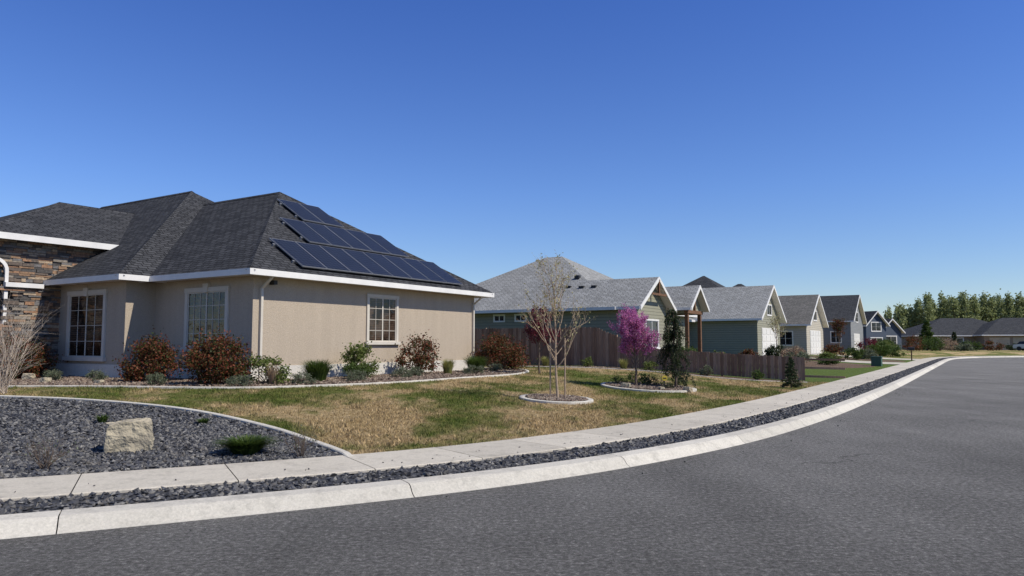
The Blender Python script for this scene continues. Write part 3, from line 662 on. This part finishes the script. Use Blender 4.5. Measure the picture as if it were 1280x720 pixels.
# ------------------------------------------------------------------ fence
mb = MBI(); n = 26.0
def ftop(n): 
    return 1.8 if n > 15 else (.95 if n < 12.6 else .95+.85*(n-12.6)/2.4)
while n > 5.9:
    w = .136; zt = terr(*snp(31, n))+ftop(n)+random.uniform(-.018, .018); zb = terr(*snp(31, n))+.02
    o = random.uniform(-.008, .008); mb.box(30.98+o, 31.0+o, n-w, n, zb, zt); n -= .146
n = 26
while n > 5.6:
    z = terr(*snp(31, n)); mb.box(31.03, 31.12, n-.09, n, z-.1, z+ftop(n)+.04); n -= 2.4
    z2 = terr(*snp(31, max(n, 6)))
    for f in (.15, .5, .85):
        mb.hexa([(31.01, n, z2+ftop(n)*f), (31.01, n+2.3, z+ftop(n+2.4)*f), (31.04, n+2.3, z+ftop(n+2.4)*f), (31.04, n, z2+ftop(n)*f), (31.01, n, z2+ftop(n)*f+.08), (31.01, n+2.3, z+ftop(n+2.4)*f+.08), (31.04, n+2.3, z+ftop(n+2.4)*f+.08), (31.04, n, z2+ftop(n)*f+.08)])
part('wooden_fence', mb, ['fence'])

# ------------------------------------------------------------------ stucco house
H = empty('stucco_house', W(19, 24, .5))
wl, fd, rf, tr, fr, gl, sh = MB(), MB(), MB(), MB(), MB(), MB(), MB()
EZ = 3.64
wl.box(13.5, 24.15, 17, 32, .3, EZ-.12); wl.box(12.56, 25.4, 21.6, 38, .3, EZ-.125); wl.box(10.1, 20, 25.5, 33.1, .3, 4.9)
fd.box(13.47, 24.18, 16.97, 21.5, .1, .98); fd.box(12.53, 25.4, 21.57, 25.45, .1, .98)
hip(rf, tr, 13.0, 24.7, 16.5, 36, EZ, .636); hip(rf, tr, 12.06, 25.94, 21.1, 42, EZ, .636); hip(rf, tr, 10.0, 22.0, 25.0, 33.6, 5.0, .45, .2)
def cap(mb, a, b2, w=.13, h=.035):
    a, b2 = np.array(a, float), np.array(b2, float); d = b2-a; sd = np.array((-d[1], d[0], 0)); sd = sd/np.linalg.norm(sd)*w
    u = np.array((0, 0, h)); lo = np.array((0, 0, -.06))
    mb.add([a-sd+lo, a+u, a+sd+lo, b2-sd+lo, b2+u, b2+sd+lo], [(0, 1, 4, 3), (1, 2, 5, 4)])
A1 = (18.85, 22.35, 7.36); A2 = (19, 28.04, 8.055)
cap(rf, (13, 16.5, EZ), A1); cap(rf, (24.7, 16.5, EZ), A1); cap(rf, A1, (18.85, 28, 7.36)); cap(rf, (12.06, 21.1, EZ), A2); cap(rf, A2, (19, 35, 8.055))
cap(rf, (10, 25, 5.0), (14.3, 29.3, 6.935)); cap(rf, (14.3, 29.3, 6.935), (17.4, 29.3, 6.935))
window(fr, gl, 'n', 17, 18.1, 19.45, 1.68, 3.15, .1, 4, 4, sash=sh)
window(fr, gl, 's', 13.5, 18.15, 19.9, 1.5, 3.12, .13, 6, 4, sash=sh); window(fr, gl, 's', 12.56, 22.75, 24.7, 1.2, 3.15, .13, 4, 4, sash=sh)
for c, a in ((13.5, 19.02), (12.56, 23.72)):
    fr.hexa([(c-.09, a-.09, 3.1), (c, a-.09, 3.1), (c, a+.09, 3.1), (c-.09, a+.09, 3.1), (c-.09, a-.13, 3.36), (c, a-.13, 3.36), (c, a+.13, 3.36), (c-.09, a+.13, 3.36)])
part('walls', wl, ['stucco'], H); part('foundation', fd, ['found'], H); part('roof', rf, ['roofdark'], H)
part('fascia_and_soffit', tr, ['white'], H); part('window_frames', fr, ['trim'], H); part('window_glass', gl, ['glass'], H)
part('window_sashes', sh, ['trim'], H)
st, bk = MBI(), MB(); bk.box(10.08, 14.6, 25.42, 25.5, .3, 4.9)
z = .35
while z < 4.84:
    h = random.uniform(.05, .12); s = 10.08
    while s < 14.5:
        l = random.uniform(.12, .5); e = min(s+l, 14.55)
        low = z < 3.35 and s < 11.9
        o = random.uniform(.02, .08)+(.10 if low else 0)
        inarch = (z > 2.2 and z < 4.28 and (abs((s+e)/2-10.55) < (.34 if z < 3.9 else .18)))
        if not inarch and e-s > .03: st.box(s+.004, e-.004, 25.42-o, 25.43, z+.004, min(z+h-.004, 4.86))
        s = e
    z += h
part('stone_backing', bk, ['mortar'], H); part('stone_veneer', st, ['stone'], H)
tb = MB(); tb.box(10.85, 11.95, 25.18, 25.33, 3.36, 3.5)
ar = [(10.55+.42*math.cos(a), 3.85+.42*math.sin(a)) for a in np.linspace(0, math.pi, 13)]; ai = [(10.55+.32*math.cos(a), 3.85+.32*math.sin(a)) for a in np.linspace(0, math.pi, 13)]
for i in range(12):
    q = [ar[i], ar[i+1], ai[i+1], ai[i]]
    tb.hexa([(p[0], 25.42, p[1]) for p in q]+[(p[0], 25.30, p[1]) for p in q])
tb.box(10.87, 10.97, 25.30, 25.42, 2.2, 3.85); tb.box(10.13, 10.23, 25.30, 25.42, 2.2, 3.85)
part('arch_trim', tb, ['white'], H)
ag = MB(); ag.box(10.23, 10.87, 25.39, 25.415, 2.2, 3.9); part('arch_window', ag, ['glassdk'], H)
dn = MB()
for a in (13.72, 24.0):
    dn.box(a, a+.075, 16.92, 16.999, .6, 3.15); dn.hexa([(a, 16.92, 3.15), (a+.075, 16.92, 3.15), (a+.075, 16.999, 3.15), (a, 16.999, 3.15), (a, 16.48, 3.46), (a+.075, 16.48, 3.46), (a+.075, 16.56, 3.46), (a, 16.56, 3.46)])
part('downspouts', dn, ['trim'], H)
sl = MB(); sl.box(14.05, 14.17, 16.80, 16.999, 3.28, 3.40); part('eave_light', sl, ['blackmetal'], H)
sp, sf = MB(), MB()
def RP(s, n, h): return (s, n-.537*h, EZ+.636*(n-16.5)+.844*h)
def panel(s0, s1, n0, n1):
    for mb, i, h0, h1 in ((sf, 0, .08, .118), (sp, .02, .10, .122)):
        a, b2, c, d = s0+i, s1-i, n0+i, n1-i
        mb.hexa([RP(a, c, h0), RP(b2, c, h0), RP(b2, d, h0), RP(a, d, h0), RP(a, c, h1), RP(b2, c, h1), RP(b2, d, h1), RP(a, d, h1)])
for s0, cnt, n0, n1 in ((14.95, 8, 16.72, 18.2), (16.7, 5, 18.36, 19.84), (17.9, 2, 20.0, 21.42)):
    for i in range(cnt): panel(s0+i*1.0, s0+i*1.0+.985, n0, n1)
    for n_ in (n0+.3, n1-.3):
        a, b2 = s0-.08, s0+cnt+.06
        sf.hexa([RP(a, n_, .0), RP(b2, n_, .0), RP(b2, n_+.05, .0), RP(a, n_+.05, .0), RP(a, n_, .079), RP(b2, n_, .079), RP(b2, n_+.05, .079), RP(a, n_+.05, .079)])
part('solar_panel_frames', sf, ['alu'], H); part('solar_panels', sp, ['solar'], H)

# ------------------------------------------------------------------ neighbour houses
def newhouse(loc, nm='suburban_house'): return empty(nm, loc), MB(), MB(), MB(), MB(), MB(), MB()
def finish(H, wl, rf, tr, fr, gl, dr, wm, rm, dm='gwhite', fm='white'):
    part('walls', wl, [wm], H); part('roof', rf, [rm], H); part('trim', tr, ['white'], H)
    if fr.g: part('window_frames', fr, [fm], H)
    if gl.g: part('window_glass', gl, ['glassdk'], H)
    if dr.g: part('garage_door', dr, [dm], H)
H, wl, rf, tr, fr, gl, dr = newhouse(W(43, 22, .5), 'sage_house')
wl.box(37, 50, 17.0, 31, .2, 3.5); hip(rf, tr, 36.5, 50.2, 16.5, 31.5, 3.6, .56)
gable_n(rf, tr, wl, 37.02, 41.6, 15.5, 24, 3.6, 5.35)
gable_n(rf, tr, wl, 42.6, 45.2, 14.6, 24, 3.75, 5.15, .4, 3.4)
for s in (42.65, 45.0): 
    wd = MB(); wd.box(s, s+.2, 14.55, 14.75, .3, 3.5); part('porch_post', wd, ['wood'], H)
wd = MB(); wd.box(42.5, 45.35, 14.5, 14.7, 3.42, 3.62); wd.box(43.8, 43.95, 14.48, 14.6, 3.6, 4.7); part('porch_beam', wd, ['wood'], H)
for a in (24.2, 22.7, 21.2): window(fr, gl, 's', 37, a-.35, a+.35, 2.95, 3.3, .06, 2, 1, False)
window(fr, gl, 's', 37.02, 16.0, 16.4, 2.3, 3.2, .07, 1, 1, False)
window(fr, gl, 'n', 15.5, 38.4, 40.2, 1.4, 2.9, .09, 2, 2)
vt = MB()
for s, n in ((38.6, 19.5), (38.6, 18.7), (38.7, 20.4), (40, 20.5)):
    z = 3.6+.56*(s-36.5); vt.box(s-.12, s+.15, n-.15, n+.15, z-.05, z+.2)
part('roof_vents', vt, ['blackmetal'], H); finish(H, wl, rf, tr, fr, gl, dr, 'sid_green', 'roofgrey')
tm = MB()
tm.box(38.2, 40.4, 15.0, 15.1, 4.3, 4.42); tm.box(39.24, 39.38, 15.0, 15.1, 4.42, 5.2); part('gable_truss', tm, ['wood'], H)
H, wl, rf, tr, fr, gl, dr = newhouse(W(63, 18, .5), 'sage_house')
gable_n(rf, tr, wl, 59.3, 67.0, 14.65, 27, 3.6, 6.45)
garage(dr, 14.65, 60.6, 65.9, .62, 2.9); window(fr, gl, 'n', 14.65, 62.5, 64, 4.0, 4.8, .08, 2, 1, False)
wl.box(58.5, 72, 20, 34, .2, 3.5); hip(rf, tr, 58, 72.5, 19.5, 34.5, 3.55, .46)
finish(H, wl, rf, tr, fr, gl, dr, 'sid_green', 'roofgrey')
H, wl, rf, tr, fr, gl, dr = newhouse(W(90, 28, .5), 'dark_roof_house')
wl.box(84.4, 95.6, 22.9, 34.3, .2, 5.9); hip(rf, tr, 83.9, 96.1, 22.4, 34.8, 6.0, .66)
wl.box(86.4, 93.6, 20.4, 27, .2, 6.1); hip(rf, tr, 86, 94, 20.0, 28.4, 6.2, .66)
finish(H, wl, rf, tr, fr, gl, dr, 'sid_grey', 'roofslate')
H, wl, rf, tr, fr, gl, dr = newhouse(W(79, 18, .5), 'cream_house')
gable_n(rf, tr, wl, 75.3, 84.3, 14.0, 26, 3.5, 6.6); garage(dr, 14.0, 77, 82.6, .62, 2.95)
wl.box(71, 75.2, 18.0, 27, .2, 3.4); hip(rf, tr, 70.2, 76.0, 17.5, 27.5, 3.5, .7)
window(fr, gl, 'n', 14, 78.9, 80.7, 4.0, 4.9, .08, 2, 1, False); window(fr, gl, 's', 75.3, 15.3, 16.6, 1.5, 2.8, .08, 2, 2, False)
wd = MB(); wd.box(72.4, 73.5, 17.95, 17.999, .6, 2.8); part('front_door', wd, ['wood'], H)
finish(H, wl, rf, tr, fr, gl, dr, 'sid_cream', 'roofbrown')
H, wl, rf, tr, fr, gl, dr = newhouse(W(110, 20, .5), 'grey_house')
gable_n(rf, tr, wl, 104.5, 116.5, 14.0, 28, 4.6, 8.3); garage(dr, 14.0, 107, 112.6, .62, 3.0); window(fr, gl, 'n', 14, 109, 111.5, 4.6, 5.9, .09, 2, 2, False)
window(fr, gl, 's', 104.5, 15.2, 16.4, 1.8, 3.2, .09, 2, 2, False)
wl.box(97, 104.4, 19, 28, .2, 3.6); hip(rf, tr, 96.4, 105, 18.5, 28.5, 3.7, .6)
finish(H, wl, rf, tr, fr, gl, dr, 'sid_grey', 'roofslate')
def tf_at(cx, cy, ang):
    ca, sa = math.cos(ang), math.sin(ang)
    def f(a): a = np.asarray(a, float); return np.stack([cx+a[:, 0]*ca-a[:, 1]*sa, cy+a[:, 0]*sa+a[:, 1]*ca, a[:, 2]], 1)
    return f
def rhouse(nm, cx, cy, ang): 
    f = tf_at(cx, cy, ang); return empty(nm, (cx, cy, .5)), MB(f), MB(f), MB(f), MB(f), MB(f), MB(f)
H, wl, rf, tr, fr, gl, dr = rhouse('navy_house', 63.5, 126, .35)
gable_n(rf, tr, wl, -4.2, 0.2, 0, 9, 4.7, 7.2); gable_n(rf, tr, wl, .5, 5.2, 1.5, 10, 3.6, 6.0)
window(fr, gl, 'n', 0, -3, -1, 3.8, 5.2, .14, 2, 2, False); window(fr, gl, 'n', 0, -3.2, -.8, 1.2, 2.6, .14, 2, 2, False); window(fr, gl, 'n', 1.5, 1.6, 4, 1.2, 2.9, .14, 2, 2, False)
finish(H, wl, rf, tr, fr, gl, dr, 'sid_navy', 'roofslate')
H, wl, rf, tr, fr, gl, dr = rhouse('ranch_house', 80, 128, -.12)
wl.box(-9.5, 10, 0, 14, .2, 3.1); hip(rf, tr, -10.1, 10.6, -.6, 14.6, 3.1, .42)
wl.box(0, 8, -3, 4, .2, 3.0); hip(rf, tr, -.6, 8.6, -3.6, 8, 3.15, .5)
garage(dr, -3, .8, 4.0, .5, 2.7); garage(dr, -3, 4.5, 7.4, .5, 2.7)
window(fr, gl, 'n', 0, -8, -6, 1.2, 2.6, .12, 2, 2, False); window(fr, gl, 'n', 0, -4, -2, 1.2, 2.6, .12, 2, 2, False)
finish(H, wl, rf, tr, fr, gl, dr, 'sid_tan', 'roofslate', 'gbeige')
H, wl, rf, tr, fr, gl, dr = rhouse('blue_roof_house', 112, 160, -.2)
wl.box(-9, 9, 0, 12, .2, 4.4); hip(rf, tr, -9.6, 9.6, -.6, 12.6, 4.5, .45); finish(H, wl, rf, tr, fr, gl, dr, 'sid_navy', 'roofslate')

# ------------------------------------------------------------------ street-side shrubs & far vegetation
for s, n, r, h, lm in ((33.5, 14.5, .7, 1.4, 'lf_redgreen'), (35.5, 13.2, .5, .7, 'lf_green'), (39, 13.5, .8, 1.0, 'lf_green'), (42, 12.5, .6, .7, 'lf_light'), (48, 12.4, .6, .8, 'lf_redgreen'), (50, 10, .8, .9, 'lf_grey'), (52.5, 8.5, .6, .5, 'lf_green'), (54, 11, .9, 1.1, 'lf_dry'), (56.5, 9, .7, .8, 'lf_light'), (57, 12.8, .8, 1.2, 'lf_dark'),
                        (69, 9, .9, 1.1, 'lf_green'), (71, 11, .9, 1.3, 'lf_redgreen'), (73, 8.5, .8, .9, 'lf_grey'), (86, 9, 1.3, 1.6, 'lf_green'), (89, 8, 1.3, 1.3, 'lf_green'), (93, 9, 1.1, 1.7, 'lf_light'), (96, 11, 1.2, 2.0, 'lf_red'), (101, 10, 1.2, 1.8, 'lf_green'), (118, 8, 1.6, 2.2, 'lf_redgreen'), (124, 6, 1.8, 2.2, 'lf_green'), (130, 4, 1.5, 2, 'lf_dry')):
    x, y = snp(s, n); shrub('garden_shrub', x, y, r, h, lm, 2000, .07*(1+s/90), nst=5)
x, y = snp(58.2, 13.0); lvtree('young_tree', x, y, 3.2, 12, 1.0, 'lf_bud', 700, .09, 'palebark', .05, .45, .1, 2, .06, 3)
x, y = snp(88, 13); lvtree('young_tree', x, y, 3.6, 12, 1.2, 'lf_redgreen', 1800, .14, 'bark', .07, .45, .1, 2, .1, 3)
conifer('spruce_tree', 65.5, 117, 4.9, 1.6, 'lf_green', 6000, .28); conifer('spruce_tree', 71, 119, 3.0, 1.0, 'lf_dark', 2500, .22)
for x, y, r, h, lm in ((69, 112, 1.6, 1.5, 'lf_green'), (74, 114, 1.4, 1.6, 'lf_redgreen'), (66, 108, 1.3, 1.1, 'lf_grey'), (60, 118, 1.6, 2, 'lf_green'), (86, 118, 1.5, 1.4, 'lf_green'), (90, 116, 2, 1.6, 'lf_light'), (82, 121, 1.4, 1.1, 'lf_dark')):
    shrub('garden_shrub', x, y, r, h, lm, 1600, .18, nst=4)
G = []
for i in range(100):
    x = 116+(i % 50)*1.55+random.uniform(-.6, .6); y = 222+(i//50)*8+random.uniform(-3, 3); h = random.uniform(13.2, 16.4)*(.74+.26*min(1, (i % 50)/7))
    V, F = tube([(x, y, 0), (x+.3, y, h*.5), (x, y, h*.95)], [.3, .2, .05], 5); G.append((V, F, 0)); cl = []
    for k in range(40):
        t = rng.uniform(.05, 1); a = rng.uniform(0, 6.28); rr = 2.1*min(1, (1.02-t)*2.0+.14)*rng.random()**.5
        cl.append((x+rr*math.cos(a), y+rr*math.sin(a), h*t))
    cl = np.array(cl); c = cl[rng.integers(0, 40, 1500)]+rng.normal(0, .42, (1500, 3))*np.array((1, 1, 1.8)); G.append(leaves(c, .62, 1, .65, up=.6))
build('distant_trees', G, ['bark', 'lf_far'])
mb = MB(); mb.box(54.2, 55.0, 5.5, 6.1, .1, .72); mb.box(54.17, 55.03, 5.47, 6.13, .72, .78); M['ugreen'] = simple('utility_green', (.05, .10, .07), None, 3, .6)
part('utility_box', mb, ['ugreen'])
mb = MB(); mb.box(75.0, 75.1, 5.1, 5.2, .1, 1.05, 1); mb.box(74.94, 75.16, 4.9, 5.4, 1.05, 1.22)
pr_ = [(74.94, 1.22), (75.16, 1.22), (75.13, 1.29), (75.05, 1.32), (74.97, 1.29)]
mb.add([(p[0], 4.9, p[1]) for p in pr_]+[(p[0], 5.4, p[1]) for p in pr_], [(0, 1, 2, 3, 4), (9, 8, 7, 6, 5)]+[(i, (i+1) % 5, 5+(i+1) % 5, 5+i) for i in range(5)])
part('mailbox', mb, ['blackmetal', 'wood'])
C = empty('parked_car', (79.5, 113.5, terr(79.5, 113.5))); base = C.location
def cartf(a): a = np.asarray(a, float); ca, sa = math.cos(-.9), math.sin(-.9); return np.stack([base.x+a[:, 0]*ca-a[:, 1]*sa, base.y+a[:, 0]*sa+a[:, 1]*ca, base.z+a[:, 2]], 1)
bd, cg, wh = MB(cartf), MB(cartf), MB(cartf)
prof = [(-2.2, .35), (-2.25, .75), (-2.1, .95), (-1.2, 1.02), (1.3, .98), (2.15, .82), (2.25, .6), (2.2, .33)]
cabp = [(-1.75, .98), (-1.35, 1.42), (-.4, 1.5), (.35, 1.43), (1.2, .97)]
def ext(mb, pf, w0, w1=None):
    w1 = w1 or [w0]*len(pf); n = len(pf); V = [(p[0], -w, p[1]) for p, w in zip(pf, w1)]+[(p[0], w, p[1]) for p, w in zip(pf, w1)]
    mb.add(V, [tuple(range(n)), tuple(range(2*n-1, n-1, -1))]+[(i, (i+1) % n, n+(i+1) % n, n+i) for i in range(n)])
ext(bd, prof, .9, [.86, .9, .88, .88, .88, .85, .83, .84]); ext(cg, cabp, .7, [.82, .68, .64, .66, .82])
ext(bd, [(-1.3, 1.43), (-.4, 1.515), (.3, 1.45), (-.4, 1.47)], .66)
for wx in (-1.4, 1.4):
    for wy in (-.82, .82):
        a = np.linspace(0, 6.283, 15)[:-1]; V = [(wx+.33*math.cos(t), wy-.11, .33+.33*math.sin(t)) for t in a]+[(wx+.33*math.cos(t), wy+.11, .33+.33*math.sin(t)) for t in a]
        wh.add(V, [tuple(range(14)), tuple(range(27, 13, -1))]+[(i, (i+1) % 14, 14+(i+1) % 14, 14+i) for i in range(14)])
part('body', bd, ['gwhite'], C); part('cabin_glass', cg, ['glassdk'], C); part('wheels', wh, ['blackmetal'], C)

# ------------------------------------------------------------------ light, sky, camera
ts = np.array((.93, -.37)); ts /= np.linalg.norm(ts); el = math.radians(48)
from mathutils import Vector
sv = Vector((ts[0]*math.cos(el), ts[1]*math.cos(el), math.sin(el)))
sl = bpy.data.lights.new('sun', 'SUN'); sl.energy = 5.0; sl.angle = math.radians(.53); sl.color = (1, .945, .84)
so = bpy.data.objects.new('sun', sl); scene.collection.objects.link(so); so.rotation_euler = (-sv).to_track_quat('-Z', 'Y').to_euler()
w = bpy.data.worlds.new('World'); scene.world = w; w.use_nodes = True; nt = w.node_tree
sk = nt.nodes.new('ShaderNodeTexSky'); sk.sky_type = 'NISHITA'; sk.sun_disc = False; sk.sun_elevation = el; sk.sun_rotation = math.atan2(ts[0], ts[1])
sk.air_density = 1.0; sk.dust_density = 0.0; sk.ozone_density = 3.0; sk.altitude = 300
tc = nt.nodes.new('ShaderNodeTexCoord'); sx_ = nt.nodes.new('ShaderNodeSeparateXYZ'); L(nt, tc.outputs['Generated'], sx_.inputs[0])
tint = ramp(nt, sx_.outputs[2], [(0.0, (.76, .82, .95)), (.06, (.76, .83, .98)), (.2, (.62, .79, 1.16)), (.43, (.44, .66, 1.20)), (.8, (.55, .72, .95))])
tm_ = mixc(nt, 1.0, sk.outputs[0], tint, 'MULTIPLY')
bg = nt.nodes['Background']; nt.links.new(tm_, bg.inputs[0]); bg.inputs[1].default_value = .12
cam = bpy.data.cameras.new('camera'); co = bpy.data.objects.new('camera', cam); scene.collection.objects.link(co)
cam.lens = 26.0; cam.sensor_width = 36; cam.clip_end = 4000; co.location = (0, 0, 1.6); co.rotation_euler = (math.radians(90+4.33), 0, 0)
scene.camera = co
scene.view_settings.view_transform = 'Standard'; scene.view_settings.look = 'None'; scene.view_settings.exposure = 0
